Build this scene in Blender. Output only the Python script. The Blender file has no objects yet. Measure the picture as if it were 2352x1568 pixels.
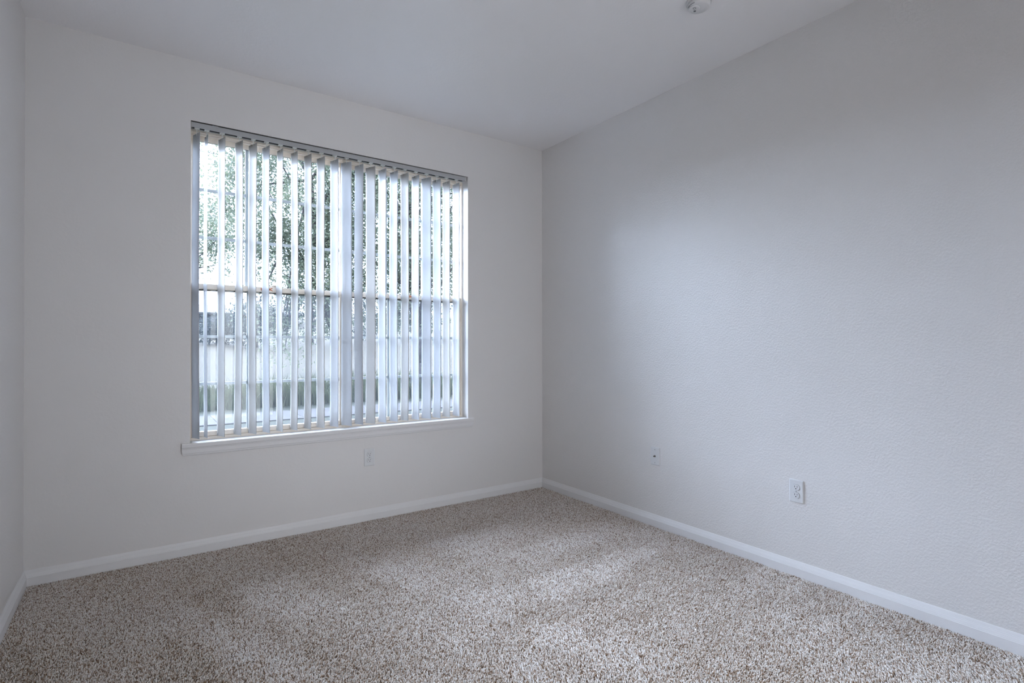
import bpy, bmesh, math, random
import numpy as np
from mathutils import Vector, Matrix

C = bpy.context.scene.collection
SC = bpy.context.scene
PI = math.pi
R = math.radians

# ------------------------------------------------------------------ camera
YAW, PITCH, ROLL = R(34.903), R(0.311), R(-0.048)
CAM = Vector((-2.718, -3.465, 1.157))
fw = Vector((math.sin(YAW)*math.cos(PITCH), math.cos(YAW)*math.cos(PITCH), math.sin(PITCH)))
rt = Vector((math.cos(YAW), -math.sin(YAW), 0))
up = rt.cross(fw)
r2 = rt*math.cos(ROLL) + up*math.sin(ROLL)
u2 = -rt*math.sin(ROLL) + up*math.cos(ROLL)
cd = bpy.data.cameras.new('camera')
cam = bpy.data.objects.new('camera', cd)
C.objects.link(cam)
m = Matrix((r2, u2, -fw)).transposed().to_4x4()
m.translation = CAM
cam.matrix_world = m
cd.sensor_width = 36
cd.lens = 18.894
cd.clip_start = 0.02
cd.clip_end = 500
SC.camera = cam

# ------------------------------------------------------------------ sky, exposure
SKY = 4.5
w = bpy.data.worlds.new('overcast_sky')
SC.world = w
w.use_nodes = True
nt = w.node_tree
bg = nt.nodes['Background']
tc = nt.nodes.new('ShaderNodeTexCoord')
sp = nt.nodes.new('ShaderNodeSeparateXYZ')
cr = nt.nodes.new('ShaderNodeValToRGB')
cr.color_ramp.elements[0].position = 0.0
cr.color_ramp.elements[0].color = (0.75, 0.86, 1.12, 1)
cr.color_ramp.elements[1].position = 0.9
cr.color_ramp.elements[1].color = (2.0, 2.3, 3.1, 1)
nt.links.new(tc.outputs['Generated'], sp.inputs[0])
nt.links.new(sp.outputs['Z'], cr.inputs[0])
nt.links.new(cr.outputs[0], bg.inputs[0])
bg.inputs[1].default_value = SKY
SC.view_settings.view_transform = 'Standard'
SC.view_settings.look = 'None'
SC.view_settings.gamma = 1
SC.view_settings.use_curve_mapping = False
SC.view_settings.exposure = 0.0
SC.cycles.max_bounces = 9
SC.cycles.diffuse_bounces = 7
SC.cycles.glossy_bounces = 2
SC.cycles.transmission_bounces = 4
SC.cycles.transparent_max_bounces = 8
SC.cycles.use_denoising = True
SC.cycles.caustics_reflective = False
SC.cycles.caustics_refractive = False
# daylight portal in the window opening: it gives no light of its own, it only guides sampling of the sky
pl = bpy.data.lights.new('window_portal', 'AREA')
pl.shape = 'RECTANGLE'
pl.size, pl.size_y = 1.76, 1.78
pl.cycles.is_portal = True
po = bpy.data.objects.new('window_portal', pl)
po.location = (-1.588, 0.19, 1.505)
po.rotation_euler = (R(-90), 0, 0)
C.objects.link(po)
# wide sun lamp added to strengthen the daylight entering the window
sl_ = bpy.data.lights.new('added_sky_glow', 'SUN')
sl_.energy = 42
sl_.angle = R(85)
sl_.color = (0.77, 0.87, 1.12)
sg_ = bpy.data.objects.new('added_sky_glow', sl_)
sg_.rotation_euler = Vector((0.0, -0.90, -0.37)).to_track_quat('-Z', 'Y').to_euler()
C.objects.link(sg_)
# fill lamp added behind the camera, shining in through an invented doorway
hl = bpy.data.lights.new('added_fill_light', 'AREA')
hl.shape = 'RECTANGLE'
hl.size, hl.size_y = 1.1, 2.1
hl.energy = 54
hl.color = (0.96, 0.99, 1.02)
ho = bpy.data.objects.new('added_fill_light', hl)
ho.location = (-1.50, -5.50, 1.10)
ho.rotation_euler = (R(90), 0, 0)
C.objects.link(ho)

# ------------------------------------------------------------------ materials
def mat(name, col, rough=0.6, bump=None, trans=0.0, spec=0.3, noise=None):
    M = bpy.data.materials.new(name)
    M.use_nodes = True
    n, l = M.node_tree.nodes, M.node_tree.links
    b = n['Principled BSDF']
    b.inputs['Base Color'].default_value = (*col, 1)
    b.inputs['Roughness'].default_value = rough
    b.inputs['Specular IOR Level'].default_value = spec
    co = n.new('ShaderNodeTexCoord')
    if noise:
        sc, c2 = noise
        t = n.new('ShaderNodeTexNoise'); t.inputs['Scale'].default_value = sc
        t.inputs['Detail'].default_value = 4
        l.new(co.outputs['Object'], t.inputs['Vector'])
        rp = n.new('ShaderNodeValToRGB')
        rp.color_ramp.elements[0].position = 0.35; rp.color_ramp.elements[0].color = (*col, 1)
        rp.color_ramp.elements[1].position = 0.65; rp.color_ramp.elements[1].color = (*c2, 1)
        l.new(t.outputs['Fac'], rp.inputs[0]); l.new(rp.outputs[0], b.inputs['Base Color'])
    if bump:
        sc, st, dist = bump
        t = n.new('ShaderNodeTexNoise'); t.inputs['Scale'].default_value = sc
        t.inputs['Detail'].default_value = 2.5
        t.inputs['Roughness'].default_value = 0.5
        l.new(co.outputs['Object'], t.inputs['Vector'])
        rp = n.new('ShaderNodeValToRGB')
        rp.color_ramp.elements[0].position = 0.42; rp.color_ramp.elements[1].position = 0.60
        l.new(t.outputs['Fac'], rp.inputs[0])
        bp = n.new('ShaderNodeBump'); bp.inputs['Strength'].default_value = st
        bp.inputs['Distance'].default_value = dist
        l.new(rp.outputs[0], bp.inputs['Height']); l.new(bp.outputs[0], b.inputs['Normal'])
    if trans:
        tr = n.new('ShaderNodeBsdfTranslucent'); tr.inputs[0].default_value = (*col, 1)
        mx = n.new('ShaderNodeMixShader'); mx.inputs[0].default_value = trans
        l.new(b.outputs[0], mx.inputs[1]); l.new(tr.outputs[0], mx.inputs[2])
        l.new(mx.outputs[0], n['Material Output'].inputs['Surface'])
    return M

WALLC = (0.77, 0.755, 0.745)
M_wall = mat('wall_paint', WALLC, 0.36, bump=(105, 0.42, 0.0012), spec=1.0)
M_wallf = mat('wall_paint_smooth', WALLC, 0.45, bump=(60, 0.13, 0.001), spec=0.6)
M_ceil = mat('ceiling_paint', (0.90, 0.89, 0.90), 0.45, bump=(60, 0.2, 0.001), spec=0.6)
M_trim = mat('trim_paint', (0.80, 0.795, 0.80), 0.35, spec=0.4)
M_vinyl = mat('window_vinyl', (0.85, 0.77, 0.67), 0.4, spec=0.4)
M_grid = mat('muntin_white', (0.88, 0.89, 0.90), 0.4, trans=0.18)
M_slat = mat('slat_vinyl', (0.84, 0.855, 0.875), 0.42, trans=0.30, spec=0.35)
M_slat2 = mat('slat_vinyl_warm', (0.76, 0.745, 0.72), 0.45, trans=0.22, spec=0.3)  # warmer, darker and less translucent tone for some slats
M_rail = mat('headrail_enamel', (0.44, 0.45, 0.46), 0.35, spec=0.4)
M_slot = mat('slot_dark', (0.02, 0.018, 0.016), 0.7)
M_clip = mat('clip_plastic', (0.72, 0.72, 0.69), 0.3)
M_plate = mat('plate_plastic', (0.74, 0.75, 0.76), 0.28, spec=0.5)
M_black = mat('socket_dark', (0.012, 0.012, 0.014), 0.6)
M_brass = mat('connector_metal', (0.18, 0.17, 0.16), 0.35)
M_brass.node_tree.nodes['Principled BSDF'].inputs['Metallic'].default_value = 0.8
M_screw = mat('screw_metal', (0.45, 0.45, 0.46), 0.4)
M_det = mat('detector_plastic', (0.72, 0.72, 0.73), 0.4)
M_ink = mat('printed_grey', (0.22, 0.23, 0.25), 0.6)
M_gasket = mat('weatherstrip_grey', (0.16, 0.155, 0.15), 0.7)
M_stick = mat('sticker_orange', (0.55, 0.16, 0.05), 0.5)
M_backing = mat('carpet_backing', (0.10, 0.07, 0.045), 0.9)
M_bark = mat('bark', (0.05, 0.045, 0.05), 0.9, bump=(14, 0.6, 0.02), noise=(9, (0.09, 0.08, 0.08)))
M_walk = mat('sidewalk_concrete', (0.060, 0.055, 0.054), 0.9, noise=(6, (0.052, 0.048, 0.047)))
M_cable = mat('cable_black', (0.03, 0.03, 0.03), 0.6)
M_pole = mat('pole_wood', (0.10, 0.07, 0.05), 0.9)
M_hwall = mat('block_tan', (0.085, 0.080, 0.076), 0.9)
M_hroof = mat('roof_shingle', (0.055, 0.052, 0.050), 0.9)
M_ext = mat('exterior_siding', (0.3, 0.28, 0.25), 0.8)

def leafmat(name, c1, c2):
    M = mat(name, c1, 0.6, trans=0.35, spec=0.2)
    n, l = M.node_tree.nodes, M.node_tree.links
    a = n.new('ShaderNodeAttribute'); a.attribute_name = 'tone'
    rp = n.new('ShaderNodeValToRGB')
    rp.color_ramp.elements[0].color = (*c1, 1); rp.color_ramp.elements[1].color = (*c2, 1)
    l.new(a.outputs['Fac'], rp.inputs[0])
    l.new(rp.outputs[0], n['Principled BSDF'].inputs['Base Color'])
    for t in n:
        if t.type == 'BSDF_TRANSLUCENT': l.new(rp.outputs[0], t.inputs[0])
    return M
M_leaf = leafmat('leaf_green', (0.088, 0.108, 0.090), (0.20, 0.225, 0.145))
M_leaf2 = leafmat('leaf_far', (0.032, 0.042, 0.044), (0.058, 0.07, 0.062))
M_grass = leafmat('grass_blade', (0.036, 0.050, 0.026), (0.085, 0.092, 0.045))

def glassmat():
    M = bpy.data.materials.new('window_glass'); M.use_nodes = True
    n, l = M.node_tree.nodes, M.node_tree.links
    n.remove(n['Principled BSDF'])
    t = n.new('ShaderNodeBsdfTransparent'); t.inputs[0].default_value = (0.93, 0.96, 0.96, 1)
    g = n.new('ShaderNodeBsdfGlossy'); g.inputs['Roughness'].default_value = 0.02
    f = n.new('ShaderNodeFresnel'); f.inputs[0].default_value = 1.28
    mx = n.new('ShaderNodeMixShader')
    l.new(f.outputs[0], mx.inputs[0]); l.new(t.outputs[0], mx.inputs[1]); l.new(g.outputs[0], mx.inputs[2])
    l.new(mx.outputs[0], n['Material Output'].inputs['Surface'])
    return M
def screenmat():
    M = bpy.data.materials.new('insect_mesh'); M.use_nodes = True
    n, l = M.node_tree.nodes, M.node_tree.links
    n.remove(n['Principled BSDF'])
    t = n.new('ShaderNodeBsdfTransparent')
    d = n.new('ShaderNodeBsdfDiffuse'); d.inputs[0].default_value = (0.10, 0.105, 0.11, 1)
    tr = n.new('ShaderNodeBsdfTranslucent'); tr.inputs[0].default_value = (0.10, 0.105, 0.115, 1)
    a = n.new('ShaderNodeMixShader'); a.inputs[0].default_value = 0.5
    l.new(d.outputs[0], a.inputs[1]); l.new(tr.outputs[0], a.inputs[2])
    mx = n.new('ShaderNodeMixShader'); mx.inputs[0].default_value = 0.14
    l.new(t.outputs[0], mx.inputs[1]); l.new(a.outputs[0], mx.inputs[2])
    l.new(mx.outputs[0], n['Material Output'].inputs['Surface'])
    return M
M_glass, M_screen = glassmat(), screenmat()

def carpetmat():
    M = bpy.data.materials.new('carpet_yarn'); M.use_nodes = True
    n, l = M.node_tree.nodes, M.node_tree.links
    b = n['Principled BSDF']
    b.inputs['Roughness'].default_value = 0.85
    b.inputs['Specular IOR Level'].default_value = 0.15
    b.inputs['Sheen Weight'].default_value = 0.5
    b.inputs['Sheen Roughness'].default_value = 0.4
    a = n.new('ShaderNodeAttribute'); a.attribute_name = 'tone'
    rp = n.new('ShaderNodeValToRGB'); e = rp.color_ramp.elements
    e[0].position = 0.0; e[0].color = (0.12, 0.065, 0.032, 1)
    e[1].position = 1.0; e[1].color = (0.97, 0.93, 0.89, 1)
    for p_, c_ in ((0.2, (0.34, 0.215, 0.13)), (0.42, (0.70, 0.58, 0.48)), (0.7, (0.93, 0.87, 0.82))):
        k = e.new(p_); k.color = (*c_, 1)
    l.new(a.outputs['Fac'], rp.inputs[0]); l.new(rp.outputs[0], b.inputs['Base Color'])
    return M
M_yarn = carpetmat()

def groundmat():
    M = mat('field_ground', (0.2, 0.19, 0.13), 0.95)
    n, l = M.node_tree.nodes, M.node_tree.links
    co = n.new('ShaderNodeTexCoord'); s = n.new('ShaderNodeSeparateXYZ')
    l.new(co.outputs['Object'], s.inputs[0])
    t = n.new('ShaderNodeTexNoise'); t.inputs['Scale'].default_value = 0.7; t.inputs['Detail'].default_value = 8
    l.new(co.outputs['Object'], t.inputs['Vector'])
    ma = n.new('ShaderNodeMath'); ma.operation = 'MULTIPLY_ADD'; ma.inputs[1].default_value = 4.0
    l.new(t.outputs['Fac'], ma.inputs[0]); l.new(s.outputs['Y'], ma.inputs[2])
    mr = n.new('ShaderNodeMapRange'); mr.inputs['From Min'].default_value = 13.5; mr.inputs['From Max'].default_value = 18.5
    l.new(ma.outputs[0], mr.inputs['Value'])
    rp = n.new('ShaderNodeValToRGB')
    rp.color_ramp.elements[0].color = (0.024, 0.027, 0.015, 1)
    rp.color_ramp.elements[1].color = (0.046, 0.038, 0.023, 1)
    l.new(mr.outputs[0], rp.inputs[0])
    t2 = n.new('ShaderNodeTexNoise'); t2.inputs['Scale'].default_value = 9; t2.inputs['Detail'].default_value = 8
    l.new(co.outputs['Object'], t2.inputs['Vector'])
    mx = n.new('ShaderNodeMix'); mx.data_type = 'RGBA'; mx.blend_type = 'MULTIPLY'; mx.inputs[0].default_value = 0.6
    r2_ = n.new('ShaderNodeValToRGB'); r2_.color_ramp.elements[0].position = 0.3; r2_.color_ramp.elements[1].position = 0.7
    r2_.color_ramp.elements[0].color = (0.55, 0.55, 0.55, 1); r2_.color_ramp.elements[1].color = (1.2, 1.2, 1.2, 1)
    l.new(t2.outputs['Fac'], r2_.inputs[0])
    l.new(rp.outputs[0], mx.inputs[6]); l.new(r2_.outputs[0], mx.inputs[7])
    l.new(mx.outputs[2], n['Principled BSDF'].inputs['Base Color'])
    return M
M_ground = groundmat()

# ------------------------------------------------------------------ mesh helpers
def obj(name, bm, material, parent=None, smooth=False):
    me = bpy.data.meshes.new(name)
    bm.normal_update()
    bm.to_mesh(me); bm.free()
    me.materials.append(material)
    if smooth:
        me.polygons.foreach_set('use_smooth', [True]*len(me.polygons))
    o = bpy.data.objects.new(name, me)
    C.objects.link(o)
    if parent: o.parent = parent
    return o
def tag(o, label=None, cat=None, group=None, kind=None):
    if label: o['label'] = label
    if cat: o['category'] = cat
    if group: o['group'] = group
    if kind: o['kind'] = kind
    return o
def empty(name, loc=(0, 0, 0), rot=(0, 0, 0)):
    o = bpy.data.objects.new(name, None); o.empty_display_size = 0.05
    o.location = loc; o.rotation_euler = rot
    C.objects.link(o); return o
def box(bm, x0, x1, y0, y1, z0, z1, bev=0.0):
    r = bmesh.ops.create_cube(bm, size=1)
    for v in r['verts']:
        v.co = Vector(((x0+x1)/2 + v.co.x*(x1-x0), (y0+y1)/2 + v.co.y*(y1-y0), (z0+z1)/2 + v.co.z*(z1-z0)))
    if bev:
        ed = list({e for v in r['verts'] for e in v.link_edges})
        bmesh.ops.bevel(bm, geom=ed, offset=bev, segments=2, affect='EDGES', profile=0.6)
    return bm
def B(*a, **k): return box(bmesh.new(), *a, **k)
def extrude_profile(bm, pts, a, b, fn):
    """closed profile pts (u,v) swept from a to b; fn(t,u,v)->xyz"""
    A = [bm.verts.new(fn(a, u, v)) for u, v in pts]
    D = [bm.verts.new(fn(b, u, v)) for u, v in pts]
    n = len(pts)
    for i in range(n):
        bm.faces.new((A[i], A[(i+1) % n], D[(i+1) % n], D[i]))
    bm.faces.new(A[::-1]); bm.faces.new(D)
    bmesh.ops.recalc_face_normals(bm, faces=bm.faces)
    return bm
def disc(bm, cx, cz, r, y0, y1, n=32, clip=None):
    """short cylinder along -y (front at y1) in local plate space, optionally clipped top/bottom at +-clip"""
    P = []
    for i in range(n):
        a = 2*PI*i/n
        u, v = r*math.cos(a), r*math.sin(a)
        if clip: v = max(-clip, min(clip, v))
        P.append((cx+u, cz+v))
    extrude_profile(bm, P, y0, y1, lambda t, u, v: (u, t, v))
    return bm
def tube(bm, p0, p1, r0, r1, n=8):
    p0, p1 = Vector(p0), Vector(p1)
    d = (p1-p0).normalized()
    a = d.orthogonal().normalized(); b = d.cross(a)
    A = [bm.verts.new(p0 + (a*math.cos(2*PI*i/n) + b*math.sin(2*PI*i/n))*r0) for i in range(n)]
    D = [bm.verts.new(p1 + (a*math.cos(2*PI*i/n) + b*math.sin(2*PI*i/n))*r1) for i in range(n)]
    for i in range(n):
        bm.faces.new((A[i], A[(i+1) % n], D[(i+1) % n], D[i]))
    bm.faces.new(A[::-1]); bm.faces.new(D)
    return bm
def np_mesh(name, verts, faces, material, tone=None, parent=None, smooth=False):
    """verts (N,3), faces list of (k-gon arrays with equal k) ; tone per vertex"""
    me = bpy.data.meshes.new(name)
    me.vertices.add(len(verts)); me.vertices.foreach_set('co', verts.astype(np.float32).ravel())
    nl = sum(f.size for f in faces); nf = sum(len(f) for f in faces)
    me.loops.add(nl); me.polygons.add(nf)
    me.loops.foreach_set('vertex_index', np.concatenate([f.ravel() for f in faces]).astype(np.int32))
    tot = np.concatenate([np.full(len(f), f.shape[1]) for f in faces])
    st = np.concatenate([[0], np.cumsum(tot)[:-1]])
    me.polygons.foreach_set('loop_start', st.astype(np.int32))
    if smooth: me.polygons.foreach_set('use_smooth', np.ones(nf, bool))
    if tone is not None:
        a = me.attributes.new('tone', 'FLOAT', 'POINT'); a.data.foreach_set('value', tone.astype(np.float32))
    me.update(calc_edges=True)
    me.materials.append(material)
    o = bpy.data.objects.new(name, me); C.objects.link(o)
    if parent: o.parent = parent
    return o

# ------------------------------------------------------------------ room shell
W, H, DEP, T = 3.164, 2.74, 4.15, 0.165
OX0, OX1, OZ0, OZ1 = -2.476, -0.700, 0.606, 2.405
FZ = -0.014                               # carpet backing level; the pile reaches z = 0
def struct(name, bm, M, parent=None, smooth=False):
    o = obj(name, bm, M, parent, smooth)
    if not parent: o['kind'] = 'structure'
    return o
bm = bmesh.new()
def quadwall(bm):
    xs = [-W-0.15, OX0, OX1, 0.15]; zs = [FZ-0.15, OZ0, OZ1, H+0.1]
    for y in (0.0, T):
        g = [[bm.verts.new((x, y, z)) for z in zs] for x in xs]
        for i in range(3):
            for j in range(3):
                if i == 1 and j == 1: continue
                f = (g[i][j], g[i+1][j], g[i+1][j+1], g[i][j+1])
                bm.faces.new(f if y == 0 else f[::-1])
        yield g
g0, g1 = list(quadwall(bm))
for (i, j), (k, l) in (((1, 1), (2, 1)), ((2, 1), (2, 2)), ((2, 2), (1, 2)), ((1, 2), (1, 1)),
                       ((0, 0), (3, 0)), ((3, 0), (3, 3)), ((3, 3), (0, 3)), ((0, 3), (0, 0))):
    bm.faces.new((g0[i][j], g0[k][l], g1[k][l], g1[i][j]))
bmesh.ops.recalc_face_normals(bm, faces=bm.faces)
wf = struct('wall_far', bm, M_wallf)
struct('wall_right', B(0, 0.15, -DEP, 0, FZ-0.15, H+0.1), M_wall)
struct('wall_left', B(-W-0.15, -W, -DEP, 0, FZ-0.15, H+0.1), M_wall)
nb = bmesh.new()
DX0, DX1 = -1.95, -1.05  # doorway opening added behind the camera to let the fill light in
box(nb, -W-0.15, DX0, -DEP-0.15, -DEP, FZ-0.15, H+0.1); box(nb, DX1, 0.15, -DEP-0.15, -DEP, FZ-0.15, H+0.1)
box(nb, DX0, DX1, -DEP-0.15, -DEP, 2.05, H+0.1); box(nb, DX0, DX1, -DEP-0.15, -DEP, FZ-0.15, FZ)
struct('wall_near', nb, M_wall)
# hall box added behind the camera to enclose the fill lamp
hb = bmesh.new()
HY0, HY1 = -DEP-0.15-1.25, -DEP-0.15
box(hb, DX0-0.8, DX0-0.7, HY0, HY1, FZ-0.1, 2.6); box(hb, DX1+0.7, DX1+0.8, HY0, HY1, FZ-0.1, 2.6)
box(hb, DX0-0.8, DX1+0.8, HY0-0.1, HY0, FZ-0.1, 2.6); box(hb, DX0-0.8, DX1+0.8, HY0-0.1, HY1, 2.6, 2.7)
box(hb, DX0-0.8, DX1+0.8, HY0-0.1, HY1, FZ-0.2, FZ-0.1)
struct('wall_added_hall', hb, M_wall)
dt = bmesh.new()
for x in (DX0-0.055, DX1): box(dt, x, x+0.055, -DEP, -DEP+0.014, FZ, 2.05, 0.002)
box(dt, DX0-0.055, DX1+0.055, -DEP, -DEP+0.014, 2.05, 2.105, 0.002)
struct('trim_added_doorway', dt, M_trim)
struct('ceiling', B(-W, 0, -DEP, 0, H, H+0.1), M_ceil)
struct('floor', B(-W, 0, -DEP, 0, FZ-0.15, FZ), M_backing)

# baseboards: eased top third over a plain face
BP = [(0.0, FZ), (0.0145, FZ), (0.0145, 0.0385), (0.0130, 0.0405), (0.0130, 0.0430), (0.0122, 0.0440),
      (0.0095, 0.0520), (0.0078, 0.0555), (0.0078, 0.0570), (0.0066, 0.0580), (0.0040, 0.0655), (0.0022, 0.0700), (0.0, 0.0708)]
struct('baseboard_far', extrude_profile(bmesh.new(), BP, -W, 0, lambda t, u, v: (t, -u, v)), M_trim)
struct('baseboard_right', extrude_profile(bmesh.new(), BP, -DEP, 0, lambda t, u, v: (-u, t, v)), M_trim)
struct('baseboard_left', extrude_profile(bmesh.new(), BP, -DEP, 0, lambda t, u, v: (-W+u, t, v)), M_trim)
bn = extrude_profile(bmesh.new(), BP, -W, DX0-0.056, lambda t, u, v: (t, -DEP+u, v))
extrude_profile(bn, BP, DX1+0.056, 0, lambda t, u, v: (t, -DEP+u, v))
struct('baseboard_near', bn, M_trim)

# ------------------------------------------------------------------ windows (two single-hung units side by side)
XM = (OX0+OX1)/2
def frame_ring(bm, x0, x1, z0, z1, wl, wr, wb, wt, y0, y1, bev=0.002):
    box(bm, x0, x0+wl, y0, y1, z0, z1, bev); box(bm, x1-wr, x1, y0, y1, z0, z1, bev)
    box(bm, x0+wl, x1-wr, y0, y1, z0, z0+wb, bev); box(bm, x0+wl, x1-wr, y0, y1, z1-wt, z1, bev)
    return bm
def grid(bm, x0, x1, z0, z1, y, nx=3, nz=3, w_=0.0085, d=0.004):
    for i in range(1, nx):
        x = x0+(x1-x0)*i/nx; box(bm, x-w_, x+w_, y-d, y+d, z0, z1)
    for i in range(1, nz):
        z = z0+(z1-z0)*i/nz; box(bm, x0, x1, y-d-0.0006, y+d+0.0006, z-w_, z+w_)
    return bm
ZM = 1.492
def window(idx, x0, x1, marks):
    root = struct('window_%d' % idx, frame_ring(bmesh.new(), x0, x1, OZ0+0.0005, OZ1-0.0005, 0.009, 0.009, 0.022, 0.034, 0.080, T-0.004), M_vinyl)
    a, b = x0+0.009, x1-0.009
    # inner stops along the head and the jambs
    st = bmesh.new(); box(st, a, b, 0.084, 0.096, OZ1-0.044, OZ1-0.034, 0.001)
    box(st, a, b, 0.104, 0.112, OZ1-0.040, OZ1-0.034, 0.001)
    obj('window_stop', st, M_vinyl, root)
    # lower sash (room side)
    ls = obj('lower_sash', frame_ring(bmesh.new(), a+0.001, b-0.001, OZ0+0.0235, ZM+0.016, 0.026, 0.026, 0.027, 0.030, 0.090, 0.116), M_vinyl, root)
    gx0, gx1 = a+0.027, b-0.027
    lz0, lz1 = OZ0+0.0505, ZM-0.014
    obj('glass_pane', B(gx0, gx1, 0.101, 0.105, lz0, lz1), M_glass, ls)
    obj('muntin_grid', grid(bmesh.new(), gx0, gx1, lz0, lz1, 0.110), M_grid, ls)
    obj('weatherstrip', B(a+0.02, b-0.02, 0.1165, 0.128, ZM-0.022, ZM-0.0145), M_gasket, ls)
    lk = bmesh.new(); xc = (x0+x1)/2
    box(lk, xc-0.024, xc+0.024, 0.092, 0.114, ZM+0.0162, ZM+0.024, 0.002)
    box(lk, xc-0.006, xc+0.022, 0.086, 0.096, ZM+0.024, ZM+0.031, 0.002)
    obj('sash_lock', lk, M_vinyl, ls)
    # upper sash (outer track)
    us = obj('upper_sash', frame_ring(bmesh.new(), a+0.001, b-0.001, ZM-0.014, OZ1-0.0345, 0.013, 0.013, 0.028, 0.030, 0.129, 0.150), M_vinyl, root)
    ux0, ux1 = a+0.0145, b-0.0145
    uz0, uz1 = ZM+0.014, OZ1-0.0645
    obj('glass_pane', B(ux0, ux1, 0.137, 0.141, uz0, uz1), M_glass, us)
    obj('muntin_grid', grid(bmesh.new(), ux0, ux1, uz0, uz1, 0.145), M_grid, us)
    # insect screen outside the lower sash
    sc = obj('insect_screen', B(a+0.012, b-0.012, 0.1545, 0.1549, OZ0+0.03, ZM-0.005), M_screen, root)
    obj('screen_frame', frame_ring(bmesh.new(), a+0.001, b-0.001, OZ0+0.023, ZM+0.004, 0.014, 0.014, 0.014, 0.014, 0.152, 0.159, 0.001), M_grid, sc)
    # printed stickers on the meeting rail
    for (xa, xb, glyphs) in marks:
        s = bmesh.new()
        hh = 0.016; z0 = ZM - 0.005; y_ = 0.0896
        for (p, q) in glyphs:
            P = Vector((xa+(xb-xa)*p[0], y_, z0+hh*p[1])); Q = Vector((xa+(xb-xa)*q[0], y_, z0+hh*q[1]))
            dd = (Q-P).normalized(); nn = Vector((-dd.z, 0, dd.x))*0.0026
            vs = []
            for yy in (0.0892, 0.0899):
                for V in (P-nn, Q-nn, Q+nn, P+nn): vs.append(s.verts.new((V.x, yy, V.z)))
            s.faces.new(vs[:4]); s.faces.new(vs[4:][::-1])
            for i in range(4): s.faces.new((vs[i], vs[(i+1) % 4], vs[4+(i+1) % 4], vs[4+i]))
        bmesh.ops.recalc_face_normals(s, faces=s.faces)
        obj('rail_sticker', s, M_stick, ls)
    return root
KG = [((0, 0), (0, 1)), ((0.28, 0), (0.28, 1)), ((0.5, 0), (0.5, 1)), ((0.70, 0), (0.70, 1)), ((0.70, 0.5), (1.0, 1)), ((0.70, 0.5), (1.0, 0))]
w1 = window(1, OX0+0.0005, XM-0.0005, [(-2.098, -2.035, KG)])
w2 = window(2, XM+0.0005, OX1-0.0005, [(-1.142, -1.110, [((0, 0), (0, 1)), ((0, 0.95), (1, 0.95)), ((0, 0.5), (1, 0.5)), ((1, 0), (1, 1))])])
# mullion cover between the two units
struct('trim_1', B(XM-0.020, XM+0.020, 0.0705, 0.0795, OZ0+0.001, OZ1-0.001, bev=0.002), M_vinyl)

# sill board and moulded apron
sill = bmesh.new()
SZ = OZ0+0.006
box(sill, OX0+0.0006, OX1-0.0006, -0.0002, 0.0795, OZ0+0.0003, SZ)
box(sill, OX0-0.040, OX1+0.040, -0.0235, -0.0002, SZ-0.0045, SZ)
o = struct('trim_2', sill, mat('sill_paint', (0.90, 0.90, 0.90), 0.35))
ap = bmesh.new()
AX0, AX1 = OX0-0.040, OX1+0.040
AP = [(0.0002, -0.0048), (0.0225, -0.0048), (0.0225, -0.021), (0.0185, -0.0245), (0.0185, -0.027), (0.0165, -0.029), (0.0165, -0.031),
      (0.0150, -0.033), (0.0150, -0.054), (0.0120, -0.0560), (0.0120, -0.0585), (0.0105, -0.0600), (0.0105, -0.064), (0.0075, -0.0690), (0.0002, -0.0700)]
n = len(AP)
cols = []
for side, x in ((-1, AX0), (1, AX1)):
    cols.append([ap.verts.new((x - side*max(0, (-v-0.055))*0.8, -u, SZ+v)) for u, v in AP])
for i in range(n):
    ap.faces.new((cols[0][i], cols[0][(i+1) % n], cols[1][(i+1) % n], cols[1][i]))
ap.faces.new(cols[0][::-1]); ap.faces.new(cols[1])
bmesh.ops.recalc_face_normals(ap, faces=ap.faces)
struct('trim_3', ap, M_trim)

# ------------------------------------------------------------------ vertical blind
YB = 0.024
blind = empty('vertical_blind', (XM, YB, OZ1-0.004))
tag(blind, 'white vertical blind with twenty-two slats turned half open, hung in the window opening', 'blind')
def local(bm):
    bmesh.ops.translate(bm, verts=bm.verts, vec=-blind.location); return bm
HZ0, HZ1 = 2.3715, 2.3985
hr = bmesh.new()
# channel with an open slot underneath
HP = [(-0.021, HZ1), (0.021, HZ1), (0.021, HZ0), (0.013, HZ0), (0.013, HZ0+0.002), (0.019, HZ0+0.002),
      (0.019, HZ1-0.002), (-0.019, HZ1-0.002), (-0.019, HZ0+0.002), (-0.013, HZ0+0.002), (-0.013, HZ0), (-0.021, HZ0)]
extrude_profile(hr, HP, OX0+0.005, OX1-0.022, lambda t, u, v: (t, YB+u, v))
obj('headrail', local(hr), M_rail, blind)
obj('headrail_core', local(B(OX0+0.012, OX1-0.03, YB-0.0175, YB+0.0175, HZ0+0.0060, HZ1-0.004)), M_slot, blind)
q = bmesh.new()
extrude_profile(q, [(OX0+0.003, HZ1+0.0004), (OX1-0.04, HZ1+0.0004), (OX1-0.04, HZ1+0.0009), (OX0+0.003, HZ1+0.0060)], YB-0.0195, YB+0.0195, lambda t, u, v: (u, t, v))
obj('gap_shade_strip', local(q), M_slot, blind)  # black wedge standing in for the shadow in the gap above the headrail
cap = bmesh.new(); cap2 = bmesh.new()
box(cap, OX1-0.0215, OX1-0.016, YB-0.0225, YB+0.0225, HZ0-0.001, HZ1+0.0008, 0.001)
box(cap2, OX0+0.002, OX0+0.0045, YB-0.0225, YB+0.0225, HZ0-0.001, HZ1+0.0008, 0.001)
obj('end_cap', local(cap), M_clip, blind); obj('end_cap', local(cap2), M_clip, blind)
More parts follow.
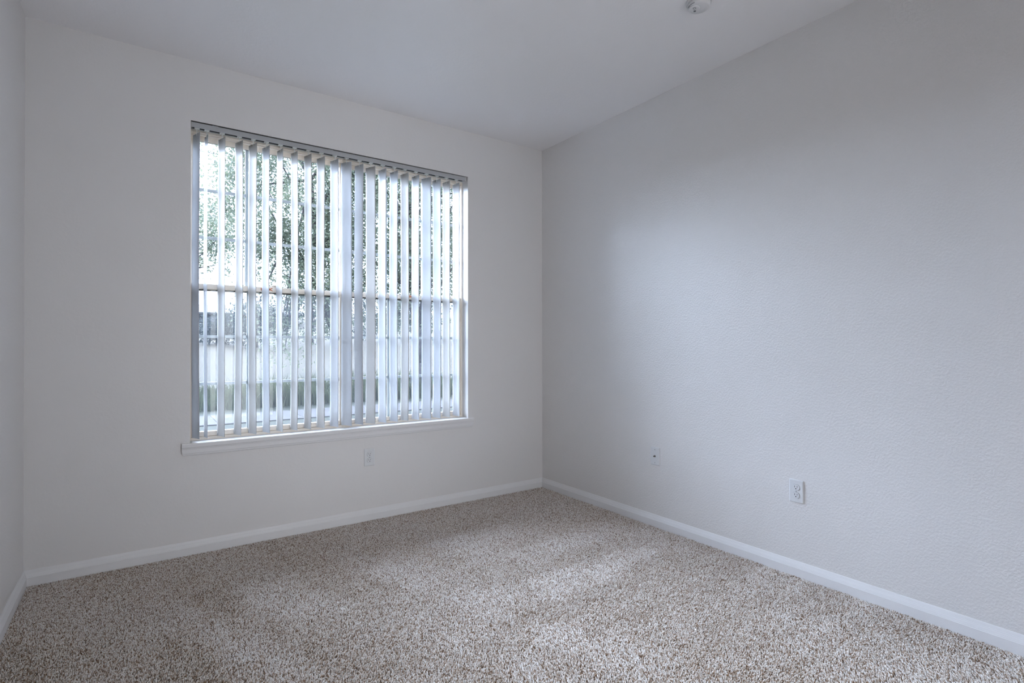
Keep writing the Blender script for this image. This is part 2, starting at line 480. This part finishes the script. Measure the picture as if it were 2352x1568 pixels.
for x in (OX0+0.12, XM-0.12, OX1-0.16):
    bk = bmesh.new()
    box(bk, x-0.015, x+0.015, YB-0.0235, YB-0.0212, HZ1-0.005, HZ1+0.0012, 0.0005)
    obj('mounting_bracket', local(bk), M_rail, blind)
# (centre x, angle to the wall in degrees, bottom lean in metres)
SL = [(-2.4442, 72.5, 0.000), (-2.3955, 84.5, 0.000), (-2.3182, 73.0, -0.002), (-2.2290, 71.0, -0.006), (-2.1550, 70.0, 0.000), (-2.0830, 74.5, 0.004), (-2.0034, 80.0, 0.000), (-1.9222, 77.0, 0.000), (-1.8405, 76.0, 0.000), (-1.7607, 72.5, 0.000), (-1.6758, 73.0, 0.000), (-1.5992, 61.0, 0.003), (-1.5133, 72.0, 0.000), (-1.4364, 66.0, 0.000), (-1.3524, 77.0, 0.000), (-1.2703, 76.0, 0.000), (-1.1928, 75.5, 0.000), (-1.1092, 80.5, 0.000), (-1.0258, 67.0, 0.000), (-0.9448, 76.5, 0.000), (-0.8656, 81.0, 0.000), (-0.7849, 85.0, 0.000)]
WARM = (2, 3, 4, 6, 7, 8, 9, 13, 16, 20)
SW, ZT, ZB, CROWN, TH = 0.0915, 2.347, 0.630, 0.0050, 0.0009
rnd = random.Random(4)
for k, (sx, ang, lean) in enumerate(SL):
    s = bmesh.new()
    th = R(ang)
    ux, uy = math.cos(th), -math.sin(th)          # from back-left edge to front-right edge
    nx_, ny_ = -uy, ux                            # towards the right and the outside
    rows = []
    NZ = 14; NU = 8
    twist = rnd.uniform(-2.0, 2.0); bow = rnd.uniform(-0.0015, 0.0015)
    for iz in range(NZ+1):
        f = iz/NZ; z = ZT+(ZB-ZT)*f
        t2 = th + R(twist)*f
        ux, uy = math.cos(t2), -math.sin(t2); nx_, ny_ = -uy, ux
        row = []
        for side in (0, 1):
            for iu in range(NU+1):
                u = iu/NU*2-1
                c = CROWN*(1-u*u) + (TH if side else 0) + bow*math.sin(PI*f)*4
                dx = u*SW/2
                x = sx + ux*dx + nx_*(c-CROWN*0.6) + lean*f*f
                y = YB + uy*dx + ny_*(c-CROWN*0.6)
                zz = z
                if iz == 0: zz = z - 0.0022*(abs(u)**3)
                row.append(s.verts.new((x, y, zz)))
        rows.append(row)
    for a_, b_ in zip(rows[:-1], rows[1:]):
        for iu in range(NU):
            s.faces.new((a_[iu], a_[iu+1], b_[iu+1], b_[iu]))
            j = NU+1+iu
            s.faces.new((a_[j+1], a_[j], b_[j], b_[j+1]))
        s.faces.new((a_[0], b_[0], b_[NU+1], a_[NU+1]))
        s.faces.new((a_[NU], a_[2*NU+1], b_[2*NU+1], b_[NU]))
    for row in (rows[0], rows[-1]):
        for iu in range(NU): s.faces.new((row[iu], row[iu+1], row[NU+2+iu], row[NU+1+iu]))
    bmesh.ops.recalc_face_normals(s, faces=s.faces)
    so = obj('slat', local(s), M_slat2 if k in WARM else M_slat, blind, smooth=True)
    cb = bmesh.new()
    box(cb, sx-0.0125, sx+0.0125, YB-0.0125, YB+0.0125, HZ0-0.0012, HZ0+0.0055, 0.001)
    obj('carrier', local(cb), M_clip, blind)
    # carrier stem and hook holding the slat
    q = bmesh.new()
    tube(q, (sx, YB, HZ0-0.001), (sx, YB, ZT+0.006), 0.0032, 0.0026, 8)
    tube(q, (sx, YB, HZ0-0.0013), (sx, YB, HZ0-0.0050), 0.0065, 0.0055, 10)
    ux, uy = math.cos(th), -math.sin(th)
    for off in (-0.0022, 0.0034):
        tube(q, (sx-uy*off, YB+ux*off, ZT+0.010), (sx-uy*off, YB+ux*off, ZT-0.016), 0.0014, 0.0012, 6)
    obj('hanger_clip', local(q), M_clip, so)

# ------------------------------------------------------------------ wall plates (local space: front faces -y, up is z)
def plate_root(name, loc, rz, label, cat, group=None):
    o = empty(name, loc, (0, 0, rz)); tag(o, label, cat, group); return o
def cover(parent, w_=0.0715, h_=0.1150):
    bm = bmesh.new()
    P = [(0, 0.0), (1, 0.0045), ]
    rings = [(w_/2, h_/2, -0.0002), (w_/2, h_/2, -0.0035), (w_/2-0.0035, h_/2-0.0035, -0.0062), (w_/2-0.005, h_/2-0.005, -0.0066)]
    prev = None
    first = None
    for (a, b, y) in rings:
        r_ = 0.003
        vs = []
        for sx, sz, st in ((1, 1, 0), (-1, 1, 1), (-1, -1, 2), (1, -1, 3)):
            for i in range(4):
                an = PI/2*st + PI/2*i/3
                vs.append(bm.verts.new((sx*(a-r_)+r_*math.cos(an), y, sz*(b-r_)+r_*math.sin(an))))
        if prev:
            for i in range(16): bm.faces.new((prev[i], prev[(i+1) % 16], vs[(i+1) % 16], vs[i]))
        else: first = vs
        prev = vs
    bm.faces.new(prev); bm.faces.new(first[::-1])
    bmesh.ops.recalc_face_normals(bm, faces=bm.faces)
    return obj('cover_plate', bm, M_plate, parent)
def outlet(loc, rz, label, group):
    r = plate_root('wall_outlet', loc, rz, label, 'outlet', group)
    cover(r)
    for s in (1, -1):
        cz = s*0.0195
        rc = bmesh.new()
        disc(rc, 0, cz, 0.0172, -0.006, -0.0092, 36, clip=0.0138)
        ro = obj('receptacle', rc, M_plate, r)
        gp = bmesh.new(); disc(gp, 0, cz, 0.0180, -0.0060, -0.0070, 36, clip=0.0146)
        obj('receptacle_rim', gp, M_ink, ro)
        sl = bmesh.new()
        box(sl, -0.0074, -0.0054, -0.0096, -0.0090, cz-0.0005, cz+0.0080)
        box(sl, 0.0054, 0.0072, -0.0096, -0.0090, cz+0.0005, cz+0.0075)
        disc(sl, 0, cz-0.0065, 0.0025, -0.0090, -0.0096, 14)
        obj('socket_hole', sl, M_black, ro)
    sc = bmesh.new(); disc(sc, 0, 0, 0.0030, -0.006, -0.0078, 16)
    obj('screw', sc, M_screw, r)
    return r
outlet((-1.4545, 0, 0.412), 0, 'white duplex outlet with two sockets on the window wall, below the window sill', None)
outlet((0, -2.0665, 0.420), R(-90), 'white duplex outlet on the right wall, nearer the camera than the cable jack plate', None)
cj = plate_root('cable_jack_plate', (0, -1.1705, 0.4435), R(-90), 'small white wall plate with one metal cable connector in its centre, on the right wall', 'wall plate')
cover(cj)
q = bmesh.new()
disc(q, 0, 0, 0.0068, -0.006, -0.0090, 6); disc(q, 0, 0, 0.0048, -0.009, -0.0175, 18)
cn = obj('cable_connector', q, M_brass, cj)
for s in (1, -1):
    q = bmesh.new(); disc(q, 0, s*0.0415, 0.0030, -0.006, -0.0078, 14); obj('screw', q, M_screw, cj)

# ------------------------------------------------------------------ smoke detector on the ceiling
sd = empty('smoke_detector', (-0.593, -1.930, H), (R(180), 0, R(0)))
sd.scale = (0.87, 0.87, 0.87)      # local +z points down
tag(sd, 'round white smoke detector on the ceiling at the top edge of the photo', 'smoke detector')
def lathe(bm, prof, n_=48, cx=0, cy=0):
    rings = [[bm.verts.new((cx+r_*math.cos(2*PI*i/n_), cy+r_*math.sin(2*PI*i/n_), z)) for i in range(n_)] for r_, z in prof]
    for a, b in zip(rings[:-1], rings[1:]):
        for i in range(n_): bm.faces.new((a[i], a[(i+1) % n_], b[(i+1) % n_], b[i]))
    bm.faces.new(rings[0][::-1]); bm.faces.new(rings[-1])
    bmesh.ops.recalc_face_normals(bm, faces=bm.faces)
    return bm
obj('base', lathe(bmesh.new(), [(0.066, 0.0003), (0.066, 0.010), (0.064, 0.012), (0.060, 0.0125)]), M_det, sd, True)
obj('housing', lathe(bmesh.new(), [(0.058, 0.0125), (0.058, 0.020), (0.056, 0.030), (0.050, 0.036), (0.03, 0.0385), (0.002, 0.039)]), M_det, sd, True)
CXY = (-0.0205, -0.0142)
fc = obj('face_cap', lathe(bmesh.new(), [(0.029, 0.030), (0.029, 0.0415), (0.027, 0.0432), (0.002, 0.0438)], 36, *CXY), M_det, sd, True)
q = bmesh.new()
for i in range(20):                                            # printed ring
    a0, a1 = 2*PI*i/20, 2*PI*(i+1)/20
    c0 = Vector((CXY[0]-0.0085, CXY[1]+0.0090, 0.0441))
    tube(q, c0+Vector((math.cos(a0), math.sin(a0), 0))*0.0075, c0+Vector((math.cos(a1), math.sin(a1), 0))*0.0075, 0.0009, 0.0009, 5)
obj('printed_ring', q, M_ink, fc)
q = bmesh.new()
cx_, cy_ = CXY[0]+0.0130, CXY[1]-0.0060
vs = [(cx_-0.009, cy_), (cx_, cy_-0.008), (cx_+0.009, cy_), (cx_, cy_+0.008)]
extrude_profile(q, vs, 0.0432, 0.0447, lambda t, u, v: (u, v, t))
obj('printed_diamond', q, M_ink, fc)
q = bmesh.new()
for i in range(10):
    a0, a1 = R(166)+R(5)*i, R(166)+R(5)*(i+1)
    tube(q, (0.0555*math.cos(a0), 0.0555*math.sin(a0), 0.0318), (0.0555*math.cos(a1), 0.0555*math.sin(a1), 0.0318), 0.0014, 0.0014, 5)
obj('sound_slot', q, M_ink, sd)

# ------------------------------------------------------------------ carpet pile
rng = np.random.default_rng(7)
def smooth_noise(x, y, seed, cell):
    r_ = np.random.default_rng(seed); G = r_.random((80, 80))
    u, v = x/cell+30, y/cell+40
    i, j = np.floor(u).astype(int), np.floor(v).astype(int)
    fu, fv = u-i, v-j
    fu = fu*fu*(3-2*fu); fv = fv*fv*(3-2*fv)
    i %= 79; j %= 79
    return (G[i, j]*(1-fu)*(1-fv)+G[i+1, j]*fu*(1-fv)+G[i, j+1]*(1-fu)*fv+G[i+1, j+1]*fu*fv)
PITCHC = 0.0047
gx, gy = np.meshgrid(np.arange(-W+0.017, -0.016, PITCHC), np.arange(-3.35, -0.016, PITCHC))
gx, gy = gx.ravel(), gy.ravel()
keep = gy > -0.946-0.70*(gx+3.1)-0.32       # the rest lies behind the camera's view
gx, gy = gx[keep], gy[keep]
N = len(gx)
gx = gx + rng.uniform(-0.5, 0.5, N)*PITCHC; gy = gy + rng.uniform(-0.5, 0.5, N)*PITCHC
gx = np.clip(gx, -W+0.0165, -0.0165); gy = np.clip(gy, -3.4, -0.0165)
# lean of the pile: vacuum strokes brush it one way or the other in soft bands
strk_x = smooth_noise(gx*0.16, gy, 3, 0.085)          # strokes along the far wall (right half)
strk_y = smooth_noise(gx+gy*0.35, gy*0.20, 8, 0.14)    # strokes away from it (left half)
wmix = np.clip((gx+1.55)/0.7+(smooth_noise(gx, gy, 9, 0.4)-0.5), 0, 1)
band = strk_x*wmix+strk_y*(1-wmix)
patch = smooth_noise(gx, gy, 5, 0.26)*0.55 + smooth_noise(gx, gy, 6, 0.09)*0.45
ln = np.clip((band*0.6+patch*0.4-0.5)*4.6, -1, 1)
lx = 0.0008-ln*0.0010 + rng.normal(0, 0.0021, N)
ly = 0.0006+ln*0.0042 + rng.normal(0, 0.0021, N)
hh = 0.0135*(1+rng.uniform(-0.16, 0.10, N)) - 0.0012*ln
rad = 0.0026*(1+rng.uniform(-0.22, 0.22, N))
base = np.stack([gx, gy, np.full(N, FZ)], 1)
V = np.zeros((N, 7, 3), np.float32)
ph = rng.uniform(0, 2*PI, N)
for i in range(3):
    a = ph+2*PI*i/3
    V[:, i, 0] = gx+rad*0.7*np.cos(a); V[:, i, 1] = gy+rad*0.7*np.sin(a); V[:, i, 2] = FZ
    a2 = a+0.7
    V[:, 3+i, 0] = gx+lx*0.45+rad*np.cos(a2); V[:, 3+i, 1] = gy+ly*0.45+rad*np.sin(a2); V[:, 3+i, 2] = FZ+hh*0.70
V[:, 6, 0] = gx+lx; V[:, 6, 1] = gy+ly; V[:, 6, 2] = FZ+hh
V[..., 0] = np.clip(V[..., 0], -W+0.0145, -0.0145); V[..., 1] = np.clip(V[..., 1], -3.41, -0.0145)
o7 = (np.arange(N)*7)[:, None]
quads = np.concatenate([o7+np.array([[i, (i+1) % 3, 3+(i+1) % 3, 3+i]]) for i in range(3)])
tris = np.concatenate([o7+np.array([[3+i, 3+(i+1) % 3, 6]]) for i in range(3)])
tn = rng.beta(2.6, 1.5, N)
tn = np.where(rng.random(N) < 0.17, tn*0.35, tn)
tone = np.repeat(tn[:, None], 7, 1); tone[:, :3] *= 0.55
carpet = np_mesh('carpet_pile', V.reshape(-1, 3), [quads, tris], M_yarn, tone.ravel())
tag(carpet, 'speckled beige and brown wall-to-wall carpet covering the floor', 'carpet', kind='stuff')
rest = np_mesh('carpet_backing', np.array([[-W, -DEP, FZ+0.0015], [0, -DEP, FZ+0.0015], [0, 0, FZ+0.0015], [-W, 0, FZ+0.0015]], float), [np.array([[0, 1, 2, 3]])], M_backing, parent=carpet)
# the part of the floor behind the camera carries the same carpet as a plain textured sheet
sheet = obj('carpet_sheet', extrude_profile(bmesh.new(), [(-W+0.0145, -DEP+0.0145), (-0.0145, -DEP+0.0145), (-0.0145, -3.41), (-W+0.0145, -1.225)], FZ+0.002, -0.003, lambda t, u, v: (u, v, t)), mat('carpet_mix', (0.40, 0.335, 0.28), 0.95, noise=(160, (0.26, 0.20, 0.155))), carpet)

# ------------------------------------------------------------------ outdoors
GZ = -0.30
def gz(x, y):
    k = np.clip((y-12.0)/22.0, 0, 1.6)
    return GZ + 2.75*k + 0.05*np.sin(x*0.7+y*0.4)*np.clip((y-10)/6, 0, 1)
xs = np.linspace(-40, 70, 111); ys = np.concatenate([np.linspace(T+0.002, 12, 13), np.linspace(13, 70, 58)])
GXX, GYY = np.meshgrid(xs, ys, indexing='ij')
VV = np.stack([GXX, GYY, gz(GXX, GYY)], -1).reshape(-1, 3)
ii, jj = np.meshgrid(np.arange(len(xs)-1), np.arange(len(ys)-1), indexing='ij')
a = (ii*len(ys)+jj).ravel(); L_ = len(ys)
gr = np_mesh('ground', VV, [np.stack([a, a+L_, a+L_+1, a+1], 1)], M_ground, smooth=True)
tag(gr, kind='structure')
wk = bmesh.new()
for i in range(-12, 22):
    box(wk, i*1.5+0.004, i*1.5+1.496, 7.55, 9.0, GZ-0.05, GZ+0.02, 0.006)
tag(obj('sidewalk', wk, M_walk), kind='structure')

def blades(name, x0, x1, y0, y1, n_, h_, w_, M, seed):
    r_ = np.random.default_rng(seed)
    x, y = r_.uniform(x0, x1, n_), r_.uniform(y0, y1, n_)
    clump = smooth_noise(x, y, seed+1, 0.45)
    h = h_*(0.35+0.9*clump)*r_.uniform(0.6, 1.1, n_)
    a = r_.uniform(0, 2*PI, n_); z = gz(x, y)
    bx, by = np.cos(a)*w_, np.sin(a)*w_
    lx_, ly_ = r_.normal(0, 0.25, n_)*h, r_.normal(0, 0.25, n_)*h
    Vb = np.zeros((n_, 5, 3))
    Vb[:, 0] = np.stack([x-bx, y-by, z-0.01], 1); Vb[:, 1] = np.stack([x+bx, y+by, z-0.01], 1)
    Vb[:, 2] = np.stack([x+bx*.7+lx_*.35, y+by*.7+ly_*.35, z+h*.6], 1); Vb[:, 3] = np.stack([x-bx*.7+lx_*.35, y-by*.7+ly_*.35, z+h*.6], 1)
    Vb[:, 4] = np.stack([x+lx_, y+ly_, z+h], 1)
    o5 = (np.arange(n_)*5)[:, None]
    tn = np.repeat((0.5*clump+0.5*r_.random(n_))[:, None], 5, 1).ravel()
    return np_mesh(name, Vb.reshape(-1, 3), [o5+np.array([[0, 1, 2, 3]]), o5+np.array([[3, 2, 4]])], M, tn)
tg = blades('tall_grass', -4, 11, 9.9, 12.6, 16000, 0.62, 0.016, M_grass, 11)
tag(tg, 'band of tall green grass and weeds along the far side of the sidewalk', 'grass', kind='stuff')

def tree(name, base, h, trunk_r, crown_c, crown_r, ncl, per, lsize, M, seed, label, cat, group=None, branches=14, clump_r=0.30, open_=0.0, droop=()):
    r_ = np.random.default_rng(seed); rd = random.Random(seed)
    bx, by = base; bz = float(gz(np.array(bx), np.array(by)))-0.05
    root = empty(name, (bx, by, bz)); tag(root, label, cat, group)
    org = Vector((bx, by, bz)); cc = Vector(crown_c)
    # clump centres on/in an ellipsoid crown, denser towards its shell
    d = r_.normal(0, 1, (ncl, 3)); d /= np.linalg.norm(d, axis=1)[:, None]
    rr = r_.uniform(0.25, 1.0, ncl)**0.55
    cen = np.array(crown_c)+d*rr[:, None]*np.array(crown_r)
    cen = np.concatenate([cen, np.array(droop).reshape(-1, 3)]) if len(droop) else cen
    tk = bmesh.new()
    top = cc + Vector((0, 0, crown_r[2]*0.45)); seg = 7; pts = []
    for i in range(seg+1):
        f = i/seg
        p = org.lerp(top, f); p.x += 0.10*h*0.1*math.sin(f*5+seed); p.y += 0.05*math.cos(f*4+seed)
        if f < 0.35: p.x = bx+(p.x-bx)*f*1.2
        pts.append(p)
    for i in range(seg):
        tube(tk, pts[i]-org, pts[i+1]-org, trunk_r*(1-0.8*i/seg)*(1.25 if i == 0 else 1), trunk_r*(1-0.8*(i+1)/seg), 12)
    bark = [obj('trunk', tk, M_bark, root, True)]
    bb = bmesh.new()
    for j in range(min(branches, ncl)):
        t = Vector(cen[j]); s0 = pts[rd.randint(2, seg-1)]
        mid = s0.lerp(t, 0.5)+Vector((rd.uniform(-.2, .2), rd.uniform(-.2, .2), rd.uniform(0, .3)))
        tube(bb, s0-org, mid-org, trunk_r*0.30, trunk_r*0.18, 6); tube(bb, mid-org, t-org, trunk_r*0.18, 0.008, 6)
    for q_ in droop:
        t = Vector(q_); s0 = cc.lerp(t, 0.3); tube(bb, s0-org, t-org, 0.03, 0.008, 5)
    obj('branches', bb, M_bark, root)
    m_ = len(cen)*per
    c = np.repeat(cen, per, 0)+np.clip(r_.normal(0, 1, (m_, 3)), -2.2, 2.2)*clump_r*np.array([1, 1, 0.8])*np.repeat(r_.uniform(0.55, 1.25, len(cen)), per)[:, None]
    u = r_.normal(0, 1, (m_, 3)); u /= np.linalg.norm(u, axis=1)[:, None]
    v = np.cross(u, r_.normal(0, 1, (m_, 3))); v /= np.linalg.norm(v, axis=1)[:, None]
    nn = np.cross(u, v)
    s = lsize*r_.uniform(0.6, 1.3, m_)[:, None]
    Vl = np.stack([c-u*s, c+v*s*0.48+nn*s*0.12, c+u*s, c-v*s*0.48+nn*s*0.12], 1)-np.array(org)
    tn = np.repeat((0.6*np.repeat(r_.random(len(cen)), per)+0.4*r_.random(m_))[:, None], 4, 1).ravel()
    o4 = (np.arange(m_)*4)[:, None]
    fo = np_mesh('foliage', Vl.reshape(-1, 3), [o4+np.array([[0, 1, 2]]), o4+np.array([[0, 2, 3]])], M, tn, parent=root)
    return root
G_TREE = None
tree('leafy_tree', (3.80, 10.60), 7, 0.19, (3.5, 10.4, 5.0), (2.6, 1.9, 3.6), 300, 190, 0.043, M_leaf, 21,
     'large leafy tree behind the right half of the window, its dark trunk showing between slats', 'tree', branches=26)
tree('leafy_tree', (1.62, 10.9), 7, 0.13, (0.75, 10.7, 4.9), (2.1, 1.6, 3.2), 200, 190, 0.043, M_leaf, 22,
     'leafy tree filling the middle of the left window pane, branches hanging lowest', 'tree', branches=20,
     droop=[(0.15, 10.3, 1.3), (0.2, 10.3, 0.95), (0.12, 10.3, 1.6), (0.9, 10.4, 1.55), (1.3, 10.3, 1.6), (-0.45, 10.3, 1.95)])
tree('leafy_tree', (-3.4, 14.5), 6, 0.12, (-1.9, 14.4, 4.3), (1.8, 1.3, 1.3), 80, 110, 0.048, M_leaf, 23,
     'tree with sparse leaves reaching in at the far left edge of the window', 'tree', branches=16)
GB = 'shrubs on the field behind the trees'
for i, (x, y, r_, lab) in enumerate([
        (0.25, 24.0, 0.8, 'low round shrub on the dry slope, seen through the gap right of the second slat'),
        (1.7, 23.0, 1.5, 'grey-green bush on the dry field behind the left window, left of the larger bush'),
        (4.4, 24.0, 1.9, 'broad grey-green bush on the dry field, behind the middle tree'),
        (7.6, 25.0, 1.9, 'bush on the dry field behind the middle of the window'),
        (11.2, 26.0, 2.0, 'bush on the dry field behind the right window')]):
    z0 = float(gz(np.array(x), np.array(y)))
    tree('field_bush', (x, y), 2, 0.06, (x, y, z0+r_*0.85), (r_*0.9, r_*0.8, r_*0.75), 34, 60, 0.075, M_leaf2, 40+i, lab, 'bush', branches=8, clump_r=0.3)

# long low building beyond the field
bl = empty('low_building', (1.0, 34.0, 2.3))
tag(bl, 'long low tan building on the horizon behind the left window', 'building')
q = B(-16, 5.0, 0, 8, 0, 0.72); obj('wall', q, M_hwall, bl)
q = bmesh.new()
extrude_profile(q, [(-0.5, 0.70), (-0.5, 0.80), (4, 1.55), (8.5, 0.80), (8.5, 0.70)], -16.5, 5.5, lambda t, u, v: (t, u, v))
obj('roof', q, M_hroof, bl)
for x in (-13, -9.5, -6, -2.6, 0.4, 3.4):
    obj('window_pane', B(x-0.5, x+0.5, -0.02, -0.001, 0.25, 0.60), M_ink, bl)

# overhead cables
for z, t_, lab in ((8.50, 0.028, 'topmost dark overhead cable crossing the sky at the left'),
                   (8.24, 0.02, 'second overhead cable from the top, crossing the sky at the left'),
                   (8.10, 0.02, 'third overhead cable from the top, crossing the sky at the left'),
                   (7.59, 0.02, 'fourth overhead cable from the top, crossing the sky at the left'),
                   (6.39, 0.022, 'lowest dark overhead cable crossing the sky at the left')):
    q = bmesh.new()
    for i in range(24):
        f0, f1 = i/24, (i+1)/24
        sg = lambda f: z + 0.5*((2*f-1)**2) - 0.5*((2*0.36-1)**2)
        tube(q, (-14+38*f0, 20, sg(f0)), (-14+38*f1, 20, sg(f1)), t_/2, t_/2, 5)
    tag(obj('overhead_cable', q, M_cable), lab, 'cable', 'overhead cables beyond the trees')
